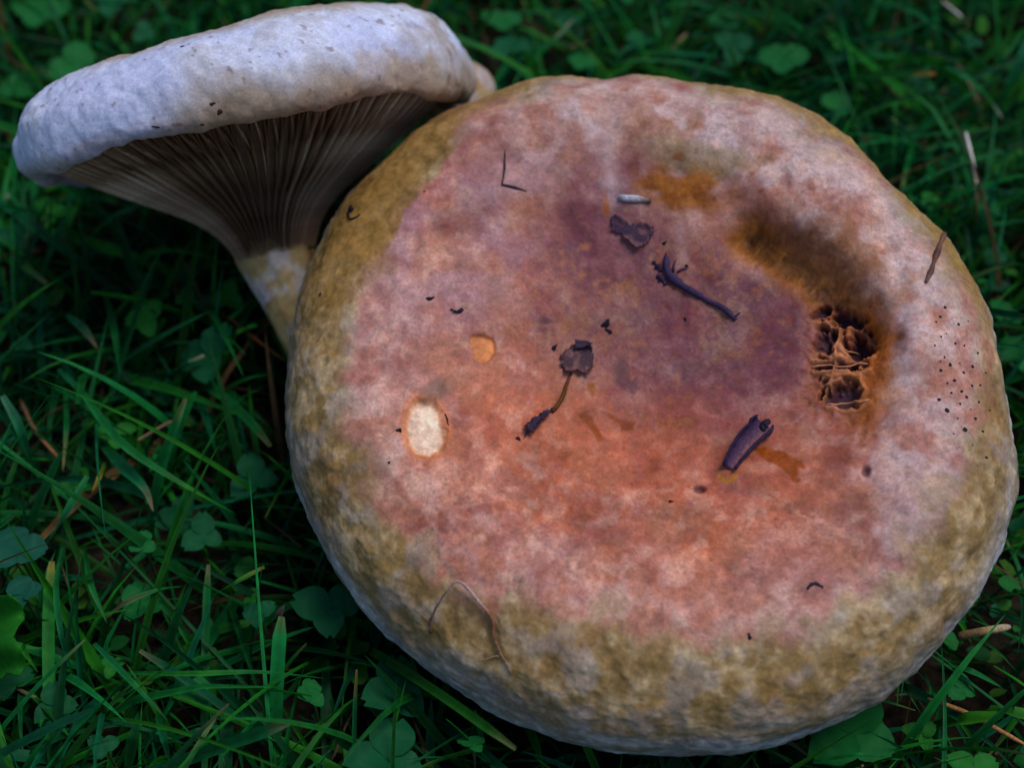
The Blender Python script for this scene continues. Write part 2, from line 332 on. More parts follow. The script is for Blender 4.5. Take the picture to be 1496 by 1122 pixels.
for cx, cy, rx, ry in [(1265,690,6,8),(1022,713,8,4)]: disp -= .0012 * blob(U, V, cx, cy, rx, ry, 0, .6)
for ax_, bx_, cxx, am in [(960,990,1420,.0)]: pass
wr = np.zeros(U.shape)
for pts in [[(1010,930),(1090,900),(1180,870),(1260,850)],[(1290,900),(1350,850),(1400,780)],[(1240,930),(1330,880),(1400,820)],[(560,700),(600,760),(650,800)],[(590,770),(650,830),(720,860)],[(1410,840),(1450,780),(1470,720)]]:
    wr += np.exp(-(seg_dist(U + n3 * 8, V + n6 * 8, pts) / 11) ** 2)
disp += -.0004 * np.clip(wr, 0, 1)
P = P + NB * disp[..., None]
P[:, 0] = P[:, 0].mean(0)
NB = normals(P)
big = empty('brown_mushroom', (cap_c[0] - .004, cap_c[1] + .012, 0)); tag(big, 'large brown mushroom with a broad bruised pinkish cap and thick rolled rim', 'mushroom')
capo = put_under(mesh_obj('cap', P, grid_quads(NA, NR), M_CAP, col=CAPCOL.reshape(-1, 3)), big)
CU, CV, CZ = proj(P); vis = ((NB * (CAM - P)).sum(-1) > 0) & (RHO > .005)
sU, sV, sP, sN = CU[vis], CV[vis], P[vis], NB[vis]
def surf(px, py):
    i = np.argpartition((sU - px) ** 2 + (sV - py) ** 2, 12)[:12]
    return sP[i].mean(0), norm(sN[i].mean(0))

def stem(parent, pts, radii, colfn, seed, nm='stem'):
    c = crom(np.c_[np.array(pts), np.array(radii)], 60); ctr, rad = c[:, :3], c[:, 3]; T = np.gradient(ctr, axis=0); T /= np.linalg.norm(T, axis=1)[:, None]
    a = norm(np.cross(T[0], [1, .2, .1])); fr = []
    for t in T:
        a = norm(a - t * (a @ t)); fr.append((a.copy(), np.cross(t, a)))
    n = 64; ph = np.arange(n) * 2 * np.pi / n
    Q = np.array([[ctr[k] + rad[k] * (math.cos(p) * fr[k][0] + math.sin(p) * fr[k][1]) for k in range(60)] for p in ph])
    ridg = fbm(np.stack([np.cos(ph)[:, None] * .02 + 0 * Q[..., 0], np.sin(ph)[:, None] * .02 + 0 * Q[..., 0], np.arange(60)[None] * .0006 + 0 * Q[..., 0]], -1), .006, 3, seed)
    dirn = Q - ctr[None]; Q = Q + dirn * (ridg * .06)[..., None]
    o = mesh_obj(nm, Q, grid_quads(n, 60), M_STEM, col=colfn(Q, np.linspace(0, 1, 60)[None, :] + 0 * Q[..., 0]).reshape(-1, 3)); return put_under(o, parent)
def stemcol(Q, t):
    c = np.zeros(Q.shape) + K(170, 142, 92); a = fbm(Q, .008, 3, 31); c = mixc(c, K(140, 92, 44), .8 * sstep(0, .5, a)); c = mixc(c, K(196, 188, 190), .7 * sstep(.1, .5, fbm(Q, .007, 3, 33)))
    return c
base = np.array([big.location[0], big.location[1], -.006])
stem(big, [base, base + [0, -.001, .02], cap_c - cap_n * .034, cap_c - cap_n * .02], [.017, .017, .02, .027], stemcol, 1)
# underside of the large cap: a ridged sheet of gills
gp_ = crom([(.815, -.385), (.6, -.40), (.4, -.42), (.24, -.48)], 24); na = 720
rp = np.interp(np.arange(na) / na * 60, np.arange(61), np.r_[R60, R60[:1]])
GPt = revolve(cap_c, cap_n, gp_, rp, .086); GPt = GPt + cap_n * (np.where(np.arange(na) % 3 == 0, -.002, 0)[:, None, None])
put_under(mesh_obj('gill_sheet', GPt, grid_quads(na, 24), M_GILL, col=np.zeros((na * 24, 3)) + K(176, 150, 120)), big)

# ---- torn flesh fibres over the wound
def tube(name, pts, radii, mat, parent=None, sides=7, col=None, cols=None):
    pts = np.array(pts, float); radii = np.broadcast_to(np.array(radii, float), (len(pts),)); T = np.gradient(pts, axis=0); T /= np.linalg.norm(T, axis=1)[:, None] + 1e-12
    a = norm(np.cross(T[0], [.3, .2, 1])); V_ = []
    for k, t in enumerate(T):
        a = norm(a - t * (a @ t)); b_ = np.cross(t, a)
        for q in range(sides):
            an = 2 * math.pi * q / sides; V_.append(pts[k] + radii[k] * (math.cos(an) * a + math.sin(an) * b_))
    n = len(pts); quads = [(k * sides + q, k * sides + (q + 1) % sides, (k + 1) * sides + (q + 1) % sides, (k + 1) * sides + q) for k in range(n - 1) for q in range(sides)]
    V_ += [pts[0], pts[-1]]; tris = [(n * sides, (q + 1) % sides, q) for q in range(sides)] + [(n * sides + 1, (n - 1) * sides + q, (n - 1) * sides + (q + 1) % sides) for q in range(sides)]
    cc = None
    if cols is not None:
        cols = np.array(cols); cc = np.vstack([np.repeat(cols, sides, 0), cols[:1], cols[-1:]])
    elif col is not None: cc = np.zeros((len(V_), 3)) + np.asarray(col)
    return mesh_obj(name, V_, quads, mat, parent, cc, True, tris)
def px_path(pp, n, lift, radius=0):
    """photo pixels -> points resting on the large cap, evenly spaced"""
    q = crom(np.array(pp, float), n) if len(pp) > 2 else np.linspace(pp[0], pp[1], n)
    out = []
    for k, (x, y) in enumerate(q):
        p, n_ = surf(x, y); l = lift[k] if hasattr(lift, '__len__') else lift; out.append(p + n_ * (l + radius))
    return np.array(out)
FIB = FIB[1:2] + FIB[8:9] + FIB[9:10]
for k, q in enumerate(FIB):
    m = 10; pth = px_path(q, m, 0); A, B = pth[0], pth[-1]
    t = np.linspace(0, 1, m)[:, None]; line = A + (B - A) * t; h = np.maximum((line - pth) @ cap_n, 0)[:, None]
    pth = pth + cap_n * np.minimum(h, .0022) * .8 + cap_n * .0001
    rad = (.00016 + .0001 * rng.random()) * (1 + .5 * np.abs(np.linspace(-1, 1, m)))
    tube('fibre', pth, rad, M_CAP, capo, col=K(206, 140, 104) * (.75 + .4 * rng.random()))

# ---- the leaning mushroom behind, seen from the side with its gills
c2 = unproj(362, 178, .395); d2 = norm(c2 - CAM)
im = -.212 * RT + .977 * UP; im = norm(im - d2 * (im @ d2)); AL = R_(6)
ax2 = norm(im * math.cos(AL) + d2 * math.sin(AL))
e1_ = norm(np.cross(d2, ax2)); e1_ = e1_ if e1_ @ RT > 0 else -e1_; fr2 = (e1_, np.cross(ax2, e1_), ax2)
R2 = .0625; NA2, NR2 = 640, 240
ph2 = np.arange(NA2) * 2 * np.pi / NA2
R2phi = R2 * (1 + .02 * np.sin(ph2 * 2 + .6) + .015 * np.sin(ph2 * 3 + 2) + .012 * np.sin(ph2 * 5 + 1))
pr2 = crom([(0, .30), (.3, .33), (.55, .37), (.75, .36), (.89, .29), (.97, .18), (1, .07), (.985, -.02), (.945, -.055), (.905, -.04), (.885, .0)], NR2)
P2 = revolve(c2, ax2, pr2, R2phi, R2, fr2)
P2 = P2 + ((np.maximum(pr2[None, :, 1], 0) * R2) * ((.96 - .24 * (1 - np.cos(ph2)) / 2) - 1)[:, None])[..., None] * ax2
N2 = normals(P2)
a1 = fbm(P2, .02, 4, 41); a2 = fbm(P2, .007, 4, 42); a3 = fbm(P2, .0022, 3, 43); a4 = fbm(P2, .001, 2, 44)
U2, V2, _ = proj(P2); H2 = np.broadcast_to(pr2[None, :, 1], U2.shape)
c_ = np.zeros(P2.shape) + K(206, 208, 236)
c_ = mixc(c_, K(178, 180, 212), .45 * sstep(0, .7, a2 + .4 * a3)); c_ = mixc(c_, K(228, 228, 240), .5 * sstep(.1, .6, a1))
c_ = mixc(c_, K(160, 130, 84), .8 * sstep(.29, .37, H2 + a2 * .03)); c_ = mixc(c_, K(160, 128, 82), .8 * sstep(.15, .02, H2 + a2 * .06 + .04 * a1) * sstep(180, 320, U2))
c_ = mixc(c_, K(132, 92, 58), .55 * sstep(.02, -.05, H2 + a2 * .03)); c_ = mixc(c_, K(150, 116, 78), .7 * sstep(560, 690, U2 + a2 * 40) * sstep(-.3, .4, a2)); c_ = mixc(c_, K(150, 130, 110), .35 * sstep(.4, .8, a1 - .2 * a3))
c_ = mixc(c_, K(110, 70, 50), .6 * sstep(.85, 1.0, a3 + .3 * a4 + .2 * a1))
lip = fbm(np.stack([np.cos(ph2), np.sin(ph2), 0 * ph2], -1) * R2, .024, 4, 47)[:, None] * sstep(.16, .02, H2)
P2 = P2 + N2 * (a1 * .0016 + a2 * .0006 + a3 * .0001)[..., None] - ax2 * (lip * .0016 + .0022 * sstep(.12, .0, H2))[..., None]; P2[:, 0] = P2[:, 0].mean(0)
stem_pts = [c2 - ax2 * .018, c2 - ax2 * .036, unproj(428, 425, .396), unproj(478, 520, .393)]
gb = on_height(560, 640, -.006)
lean = empty('pale_mushroom', (gb[0], gb[1], 0)); tag(lean, 'pale leaning mushroom showing its gills and stem beside the large cap', 'mushroom')
put_under(mesh_obj('cap', P2, grid_quads(NA2, NR2), M_CAP, col=c_.reshape(-1, 3)), lean)
stem(lean, stem_pts + [gb], [.0135, .0112, .0095, .009, .008], stemcol, 3)
q_ = crom(np.array(stem_pts + [gb]), 200); STEM2 = np.vstack([q_ + RT * o_ - FW * .008 for o_ in np.linspace(-.009, .009, 13)])
# funnel of flesh that carries the gills
gcone = crom([(.905, -.02), (.72, -.12), (.50, -.245), (.32, -.36), (.21, -.48), (.165, -.60)], 40)
Pc = revolve(c2, ax2, gcone, np.full(200, R2), R2, fr2)
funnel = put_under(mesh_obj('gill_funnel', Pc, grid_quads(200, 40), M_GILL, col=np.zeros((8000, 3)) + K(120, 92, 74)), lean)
gm = []
for vi, (t0, dep) in enumerate([(0, 1), (.28, .85), (.52, .7), (.1, .93)]):
    q = crom(gcone, 60); q = q[: int(60 * (1 - t0))]; q = q[np.linspace(0, len(q) - 1, 16).astype(int)]
    tn = np.gradient(q, axis=0); tn /= np.linalg.norm(tn, axis=1)[:, None]; nn = np.c_[tn[:, 1], -tn[:, 0]]; nn *= -np.sign(nn[:, 1:2])
    s_ = np.linspace(0, 1, 16); d_ = (.040 * dep * np.sin(np.pi * np.clip(s_ * .86 + .1, 0, 1)) ** .6) * (1 if t0 == 0 else 1 - s_ ** 3)
    Vg = []; wv = .0007 * np.sin(s_ * 5 + vi * 2) + .0016 * s_ * (vi - 1) * .3
    for k in range(16):
        for dd, hw in ((-.01, .00032), (d_[k] * .6, .00028), (d_[k], .00012)):
            for sg in (-1, 1):
                xy = (q[k] + nn[k] * dd) * R2; Vg.append((xy[0], sg * hw + wv[k], xy[1]))
    qd = []
    for k in range(15):
        o_ = k * 6; n_ = o_ + 6
        qd += [(o_, o_ + 2, n_ + 2, n_), (o_ + 2, o_ + 4, n_ + 4, n_ + 2), (o_ + 4, o_ + 5, n_ + 5, n_ + 4), (o_ + 5, o_ + 3, n_ + 3, n_ + 5), (o_ + 3, o_ + 1, n_ + 1, n_ + 3)]
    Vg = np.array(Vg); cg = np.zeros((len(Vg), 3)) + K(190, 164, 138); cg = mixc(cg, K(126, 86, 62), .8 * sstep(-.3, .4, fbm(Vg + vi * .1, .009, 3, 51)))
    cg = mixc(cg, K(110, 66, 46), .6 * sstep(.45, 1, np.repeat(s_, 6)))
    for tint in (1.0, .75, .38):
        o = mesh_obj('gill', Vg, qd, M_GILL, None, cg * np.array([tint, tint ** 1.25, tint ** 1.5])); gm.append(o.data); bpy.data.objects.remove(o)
Mf = Matrix(((fr2[0][0], fr2[1][0], ax2[0], c2[0]), (fr2[0][1], fr2[1][1], ax2[1], c2[1]), (fr2[0][2], fr2[1][2], ax2[2], c2[2]), (0, 0, 0, 1)))
NG = 284
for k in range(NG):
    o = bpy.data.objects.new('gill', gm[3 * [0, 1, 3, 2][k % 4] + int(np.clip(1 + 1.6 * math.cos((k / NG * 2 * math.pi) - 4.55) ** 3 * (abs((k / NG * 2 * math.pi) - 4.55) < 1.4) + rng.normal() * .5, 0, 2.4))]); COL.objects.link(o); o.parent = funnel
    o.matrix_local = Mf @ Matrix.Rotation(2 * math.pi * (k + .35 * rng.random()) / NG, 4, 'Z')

# ---- a third, small cap between the two
c3 = unproj(668, 132, .425); small = empty('small_mushroom', (c3[0], c3[1] - .004, 0)); tag(small, 'small tan mushroom cap wedged behind the two larger mushrooms', 'mushroom')
pr3 = crom([(0, .62), (.35, .58), (.65, .44), (.88, .2), (1, -.05), (.97, -.25), (.86, -.3), (.7, -.22)], 60)
P3 = revolve(c3, norm([.15, -.25, 1]), pr3, .0118 * (1 + .04 * np.sin(np.arange(160) / 160 * 6.283 * 3)), .0118); b1 = fbm(P3, .004, 4, 61)
c_3 = mixc(mixc(np.zeros(P3.shape) + K(190, 158, 118), K(150, 108, 62), .7 * sstep(-.1, .4, b1)), K(186, 176, 186), .6 * sstep(.1, .5, fbm(P3, .006, 3, 62)))
P3 = P3 + normals(P3) * (b1 * .0003)[..., None]; P3[:, 0] = P3[:, 0].mean(0)
put_under(mesh_obj('cap', P3, grid_quads(160, 60), M_CAP, col=c_3.reshape(-1, 3)), small)
stem(small, [np.array([c3[0], c3[1] - .004, -.005]), c3 * [1, 1, .5], c3 + [0, 0, .002]], [.005, .0055, .008], stemcol, 5)

# ------------------------------------------------------------------ bits lying on the caps
def path_thing(name, pp, rad, cols, label, cat, n=14, lift=0., sides=7, group=None, wob=.15):
    """a twig or stem resting on the large cap; rad and cols are given at key stations along it"""
    t = np.linspace(0, 1, n); r = np.interp(t, np.linspace(0, 1, len(rad)), rad) * (1 + wob * (rng.random(n) - .5) * 2)
    lf = np.interp(t, np.linspace(0, 1, len(lift)), lift) if hasattr(lift, '__len__') else np.full(n, lift)
    pts = px_path(pp, n, lf + r * .6); cc = np.array([K(*c) for c in cols]); cc = np.stack([np.interp(t, np.linspace(0, 1, len(cc)), cc[:, k]) for k in range(3)], -1)
    return tag(tube(name, pts, r, M_DEBRIS, sides=sides, cols=cc), label, cat, group)
def scrap(name, poly, c1, c2_, label=None, cat=None, step=2.2, lift=.0004, curl=.0010, thick=.00018, seed=0, group=None, parent=None):
    """a thin torn piece lying on the large cap, cut out along an uneven outline"""
    poly = np.array(poly, float); lo, hi = poly.min(0) - 3, poly.max(0) + 3
    xs = np.arange(lo[0], hi[0], step); ys = np.arange(lo[1], hi[1], step); X, Y = np.meshgrid(xs, ys, indexing='ij')
    q = np.stack([X, Y, 0 * X], -1) / 1000.; inside = poly_sd(X, Y, poly) + fbm(q, .006, 3, seed) * 2.2 < 0
    if inside.sum() < 4: inside = poly_sd(X, Y, poly) < 1
    ids = -np.ones(X.shape, int); top = []; cc = []
    cell = inside
    need = np.zeros((X.shape[0] + 1, X.shape[1] + 1), bool)
    need[:-1, :-1] |= cell; need[1:, :-1] |= cell; need[:-1, 1:] |= cell; need[1:, 1:] |= cell
    vid = -np.ones(need.shape, int); k = 0; pts = []; nrm = []; cs = []
    for i, j in zip(*np.nonzero(need)):
        x, y = lo[0] + (i - .5) * step, lo[1] + (j - .5) * step; p, n_ = surf(x, y); w = fbm(np.array([[x / 1000, y / 1000, seed * .1]]), .012, 2, seed)[0]
        e = poly_sd(np.array([x]), np.array([y]), poly)[0]
        pts.append(p + n_ * (lift + curl * max(0, .4 + w) * sstep(-8, 1, e))); nrm.append(n_); cs.append(w); vid[i, j] = k; k += 1
    pts = np.array(pts); nrm = np.array(nrm); cs = np.array(cs); m = len(pts)
    Vv = np.vstack([pts + nrm * thick, pts - nrm * thick]); col_ = mixc(np.zeros((m, 3)) + K(*c1), K(*c2_), sstep(-.3, .5, cs)); qd = []
    for i, j in zip(*np.nonzero(cell)):
        a, b, c, d = vid[i, j], vid[i + 1, j], vid[i + 1, j + 1], vid[i, j + 1]
        qd.append((a, d, c, b)); qd.append((a + m, b + m, c + m, d + m))
        for (di, dj), (s, t) in (((-1, 0), (d, a)), ((1, 0), (b, c)), ((0, -1), (a, b)), ((0, 1), (c, d))):
            ii, jj = i + di, j + dj
            if not (0 <= ii < cell.shape[0] and 0 <= jj < cell.shape[1]) or not cell[ii, jj]: qd.append((s, t, t + m, s + m))
    o = mesh_obj(name, Vv, qd, M_DEBRIS, None, np.vstack([col_, col_]), smooth=True)
    if label: tag(o, label, cat, group)
    if parent: put_under(o, parent)
    return o
def crumb(px, py, rx, ry, rot, col_, label, seed, group=None, name='soil_crumb', cat='crumb'):
    """a small lumpy crumb of soil or plant rot pressed on the cap"""
    p, n_ = surf(px, py); e1 = norm(RT - n_ * (RT @ n_)); e2 = np.cross(n_, e1); s = .326 / FPX
    r = np.random.default_rng(seed); nu, nv = 18, 9; Vv = []; c, sn = math.cos(R_(rot)), math.sin(R_(rot))
    lob = r.random(5) * 6.28
    for i in range(nu):
        a = 2 * math.pi * i / nu; k = 1 + .28 * math.sin(2 * a + lob[0]) + .22 * math.sin(3 * a + lob[1]) + .18 * math.sin(5 * a + lob[2])
        for j in range(nv):
            b = math.pi * j / (nv - 1); x = rx * k * math.sin(b) * math.cos(a); y = ry * k * math.sin(b) * math.sin(a); z = min(rx, ry) * .6 * math.cos(b) * (1 + .3 * math.sin(4 * a + lob[3]))
            Vv.append(p + s * ((x * c + y * sn) * e1 + (-x * sn + y * c) * e2 + (z + min(rx, ry) * .25) * n_))
    o = mesh_obj(name, Vv, grid_quads(nu, nv), M_DEBRIS, None, np.zeros((nu * nv, 3)) + K(*col_)); return tag(o, label, cat, group)

DK = (42, 30, 52); DB = (58, 40, 46)
# bent needle
path_thing('pine_needle', [(738,219),(737,245),(735,262),(733,269),(745,272),(757,275),(769,279)], [.0001, .0003, .0003, .00025, .00035, .0003, .00018], [DK, (60, 44, 60), DK, (84, 54, 60), DK, DK, (80, 56, 60)], 'thin dark needle bent in a right angle on the large cap', 'needle', 18)
# pale stub
path_thing('pale_stick', [(905,288),(918,290),(933,291),(951,294)], [.0008, .00095, .0009, .0008, .0007], [(150, 146, 160), (200, 196, 206), (190, 184, 190), (150, 130, 126), (88, 58, 50)], 'short pale grey stick stub below the ochre stain on the large cap', 'stick', 12, sides=9)
scrap('leaf_scrap', [(893,318),(902,315),(910,322),(920,330),(932,328),(946,327),(954,332),(952,345),(944,358),(930,362),(918,350),(905,342),(893,338)], (66, 42, 62), (112, 72, 80), 'torn dark purple leaf scrap next to the pale stick stub', 'leaf scrap', 2.0, seed=3)
# twig with a frayed thick end
tw = path_thing('dark_twig', [(974,374),(974,388),(979,404),(996,418),(1018,430),(1038,442),(1056,450),(1068,460),(1075,468)], [.0004, .0010, .0013, .0011, .0009, .0007, .00065, .0006, .0008, .0005], [(60, 42, 76), (54, 38, 72), (50, 36, 68), (56, 40, 74), (58, 40, 72), (62, 42, 70)], 'long dark twig with a thick frayed end lying across the large cap', 'twig', 26, wob=.22)
for q in ([(984,398),(985,386),(988,380)], [(990,397),(998,393),(1006,391)], [(1072,464),(1078,460),(1082,456)], [(972,378),(973,372),(975,368)]):
    o = tube('side_shoot', px_path(q, 5, .0004), [.0003, .0003, .00025, .0002, .0001], M_DEBRIS, None, 6, col=K(56, 40, 72)); o.parent = tw
for q, k in (([(954,382),(960,388),(966,396)], 0), ([(960,403),(966,408),(972,416)], 1)):
    path_thing('bark_flake', q, [.0007, .0004, .0007, .0003, .0006], [(48, 34, 64)] * 2, ['small dark bark flake beside the thick end of the long twig', 'smaller dark flake below the other by the long twig'][k], 'bark flake', 9, wob=.5)
# rotting leaf with its stalk
lf = scrap('rotten_leaf', [(824,512),(838,505),(848,500),(862,502),(866,520),(868,540),(858,550),(840,546),(826,548),(820,536),(821,520)], (70, 44, 52), (118, 76, 74), 'crumpled dark leaf piece with a ragged stalk in the middle of the cap', 'leaf scrap', 2.2, seed=9, curl=.0016)
scrap('leaf_tatter', [(840,502),(852,500),(862,504),(858,510),(846,512),(838,514)], (48, 32, 52), (60, 40, 60), lift=.0012, seed=4).parent = lf
o = tube('stalk', px_path([(834,546),(828,562),(822,580),(814,594),(806,602)], 10, .0004), np.linspace(.0003, .0006, 10), M_DEBRIS, None, 6, col=K(96, 52, 22)); o.parent = lf
scrap('bark_scrap', [(806,600),(801,612),(790,622),(783,630),(780,636),(772,634),(766,642),(770,630),(764,626),(776,618),(790,608),(798,603)], (36, 26, 48), (58, 40, 60), 'jagged blackish scrap hanging from the ragged leaf stalk', 'leaf scrap', 1.8, seed=5, lift=.0006, curl=.0014)
# curled dark scrap: an open gutter with a rounded lower end
ctr = px_path([(1117,622),(1106,634),(1094,645),(1082,660),(1072,674),(1066,686)], 16, .0006); m = 16; ns = 9; Vv = []; cc = []
for k in range(m):
    p = ctr[k]; t_ = norm(ctr[min(k + 1, m - 1)] - ctr[max(k - 1, 0)]); n_ = cap_n; s_ = norm(np.cross(t_, n_)); w = .0022 * (.75 + .35 * math.sin(math.pi * (k / 15) ** .7)) * (1.25 if k < 3 else 1) * (1 - .25 * k / 15)
    for q in range(ns):
        a = math.pi * (-.15 + 1.30 * q / (ns - 1)); Vv.append(p + s_ * w * math.cos(a) + n_ * w * (.75 - .8 * math.sin(a)) * (1 if a > 0 else 1) + n_ * .0002 * rng.random()); cc.append(K(*[(40, 26, 56), (48, 30, 62), (62, 38, 72), (70, 42, 76), (92, 58, 84), (140, 92, 100), (120, 78, 92), (60, 38, 66), (44, 30, 58)][q]))
Vv = np.array(Vv); qd = [(k * ns + q, k * ns + q + 1, (k + 1) * ns + q + 1, (k + 1) * ns + q) for k in range(m - 1) for q in range(ns - 1)]
cu = mesh_obj('curled_scrap', Vv, qd, M_DEBRIS, None, np.array(cc)); md = cu.modifiers.new('thickness', 'SOLIDIFY'); md.thickness = .0005; md.offset = 1
tag(cu, 'dark purple curled scrap above the orange drip stain on the cap', 'leaf scrap')
lump = crumb(1116, 624, 11, 9, 30, (34, 24, 44), '', 77, name='dark_knob'); del lump['label']; del lump['category']; lump.parent = cu
# twig on the right rim
path_thing('brown_twig', [(1378,343),(1372,358),(1366,376),(1360,394),(1352,413)], [.0007, .0006, .00075, .0006, .0007, .0005], [(110, 76, 60), (120, 80, 62), (84, 54, 46), (110, 72, 58), (92, 60, 50), (124, 92, 84)], 'short brown twig resting on the rim beside the black specks', 'twig', 16, wob=.3)
# dry straw on the lower edge
st_ = path_thing('dry_straw', [(631,924),(630,908),(640,886),(655,864),(672,851),(690,864),(708,886),(722,904),(724,926),(732,950),(740,968),(748,984)], [.0004, .00025, .0002, .0003, .0004, .0004, .00045, .0003, .00035, .00025], [(96, 64, 50), (104, 74, 60), (120, 90, 76), (170, 140, 130), (180, 150, 140), (130, 84, 56), (120, 76, 50), (130, 96, 74), (150, 120, 96)], 'thin bent dry straw lying on the lower rim of the large cap', 'straw', 40, lift=[.0002, .0008, .0018, .0022, .0012, .0008, .0008, .0004, .0002])
for q in ([(732,958),(718,961),(699,966)], [(712,890),(722,903),(731,914)]):
    o = tube('side_stalk', px_path(q, 6, .0006), np.linspace(.00025, .0001, 6), M_DEBRIS, None, 6, col=K(150, 116, 84)); o.parent = st_
# crumbs that can be told apart
for a in [(513,306,7,10,20,'black crumb with a hook on the ochre left rim of the cap'),(468,430,3,3,0,'tiny black crumb alone on the olive left rim'),(628,436,4,7,60,'black elongated crumb above the small orange bite mark'),(885,473,8,7,10,'black double crumb lower left of the long dark twig'),
          (890,484,7,4,20,'flat black crumb just below the double crumb'),(1095,931,3,6,10,'tiny black crumb on the lower rim of the cap'),(583,629,4,5,40,'small dark crumb left of the pale bite mark'),(980,733,5,2,0,'tiny dark crumb below the salmon middle of the cap'),(810,508,4,7,60,'small brown crumb left of the crumpled leaf piece'),
          (1001,467,3,4,0,'tiny dark crumb between the long twig and the bruise'),(757,641,6,3,20,'small black crumb beyond the jagged scrap'),(971,355,3,5,30,'tiny dark crumb above the thick end of the long twig'),(1003,388,3,3,30,'tiny crumb at the twig side shoot'),(568,676,3,2,0,'tiny black speck below the pale bite mark'),(620,279,2,2,0,'tiny black speck on the mauve upper left of the cap')]:
    crumb(a[0], a[1], a[2] * .8, a[3] * .8, a[4], (26, 20, 30), a[5], int(a[0]))
path_thing('plant_thread', [(658,452),(668,455),(676,451),(672,457),(660,457)], [.0003, .0002, .0004, .0002, .0001], [DK, DK], 'tiny dark hooked thread right of the elongated crumb', 'thread', 12)
path_thing('plant_thread', [(1180,862),(1183,856),(1190,853),(1197,855),(1202,859)], [.0002, .0004, .0003, .0002], [(40, 34, 60)] * 2, 'tiny dark curved thread on the lower right of the cap', 'thread', 10)
path_thing('plant_thread', [(508,312),(512,320),(520,318),(526,313)], [.0003, .0003, .0002], [(24, 18, 20)] * 2, 'tiny black hooked thread at the ochre left rim', 'thread', 10)
path_thing('plant_thread', [(650,604),(653,612),(655,622)], [.0001, .00025, .0001], [(60, 36, 40)] * 2, 'fine dark thread at the right edge of the pale bite', 'thread', 8)
# the scatter of black specks on the right rim: too many and too small to tell apart
SP = [(1374,463),(1381,449),(1368,470),(1383,487),(1375,492),(1396,502),(1409,505),(1380,522),(1374,528),(1388,533),(1402,530),(1421,536),(1408,544),(1394,556),(1420,564),(1432,563),(1375,541),(1390,574),(1412,580),(1403,590),(1430,588),(1418,598),(1384,600),(1399,612),(1425,612),(1410,628),(1393,634),(1436,630),(1421,650),(1405,572),(1440,545),(1366,505),(1428,516),(1446,600),(1415,470),(1384,560),(1372,584),(1400,474),(1441,668),(1398,655)]
vs = []; fs = []
for k, (x, y) in enumerate(SP + [(1370 + 75 * rng.random(), 455 + 210 * rng.random()) for _ in range(46)]):
    p, n_ = surf(x, y); e1 = norm(RT - n_ * (RT @ n_)); e2 = np.cross(n_, e1); r = (.0003 + .00034 * rng.random() if k < len(SP) else .00012 + .00014 * rng.random()); b0 = len(vs)
    if k in (9, 22, 25): r *= 1.6
    for q in range(6): a = q * math.pi / 3 + rng.random() * .5; vs.append(p + r * (1 + .4 * rng.random()) * (math.cos(a) * e1 + math.sin(a) * e2) - n_ * .0002)
    vs.append(p + n_ * r * .6); fs += [(b0 + q, b0 + (q + 1) % 6, b0 + 6) for q in range(6)]
spk = mesh_obj('black_specks', vs, None, M_DEBRIS, None, np.zeros((len(vs), 3)) + K(34, 24, 32), True, fs); tag(spk, 'scatter of tiny black specks on the right rim of the large cap', 'specks', kind='stuff')
# dark nicks on the leaning cap's margin
U2b, V2b, Z2b = proj(P2); f2 = ((normals(P2) * (CAM - P2)).sum(-1) > 0)
q2 = (U2b[f2], V2b[f2], P2[f2], normals(P2)[f2])
for k, (x, y, rx, ry) in enumerate([(311,152,5,3),(322,163,4,6),(296,182,3,3),(228,186,7,2),(265,67,5,2)]):
    i = np.argmin((q2[0] - x) ** 2 + (q2[1] - y) ** 2); p, n_ = q2[2][i], q2[3][i]; e1 = norm(RT - n_ * (RT @ n_)); e2 = np.cross(n_, e1); s = .35 / FPX; Vv = []
    for a in range(16):
        for j in range(9):
            b = math.pi * j / 8; kk = .8 + .22 * math.sin(a * .393 * 2 + k) + .15 * math.sin(a * .393 * 3 + 2 * k); Vv.append(p + s * (rx * kk * math.sin(b) * math.cos(a * .3927) * e1 + ry * kk * math.sin(b) * math.sin(a * .3927) * e2 + 1.4 * math.cos(b) * n_))
    tag(mesh_obj('soil_crumb', Vv, grid_quads(16, 9), M_DEBRIS, None, np.zeros((144, 3)) + K(48, 32, 30)), 'tiny dark crumb stuck on the pale margin of the leaning mushroom', 'crumb', 'crumbs on the leaning mushroom')

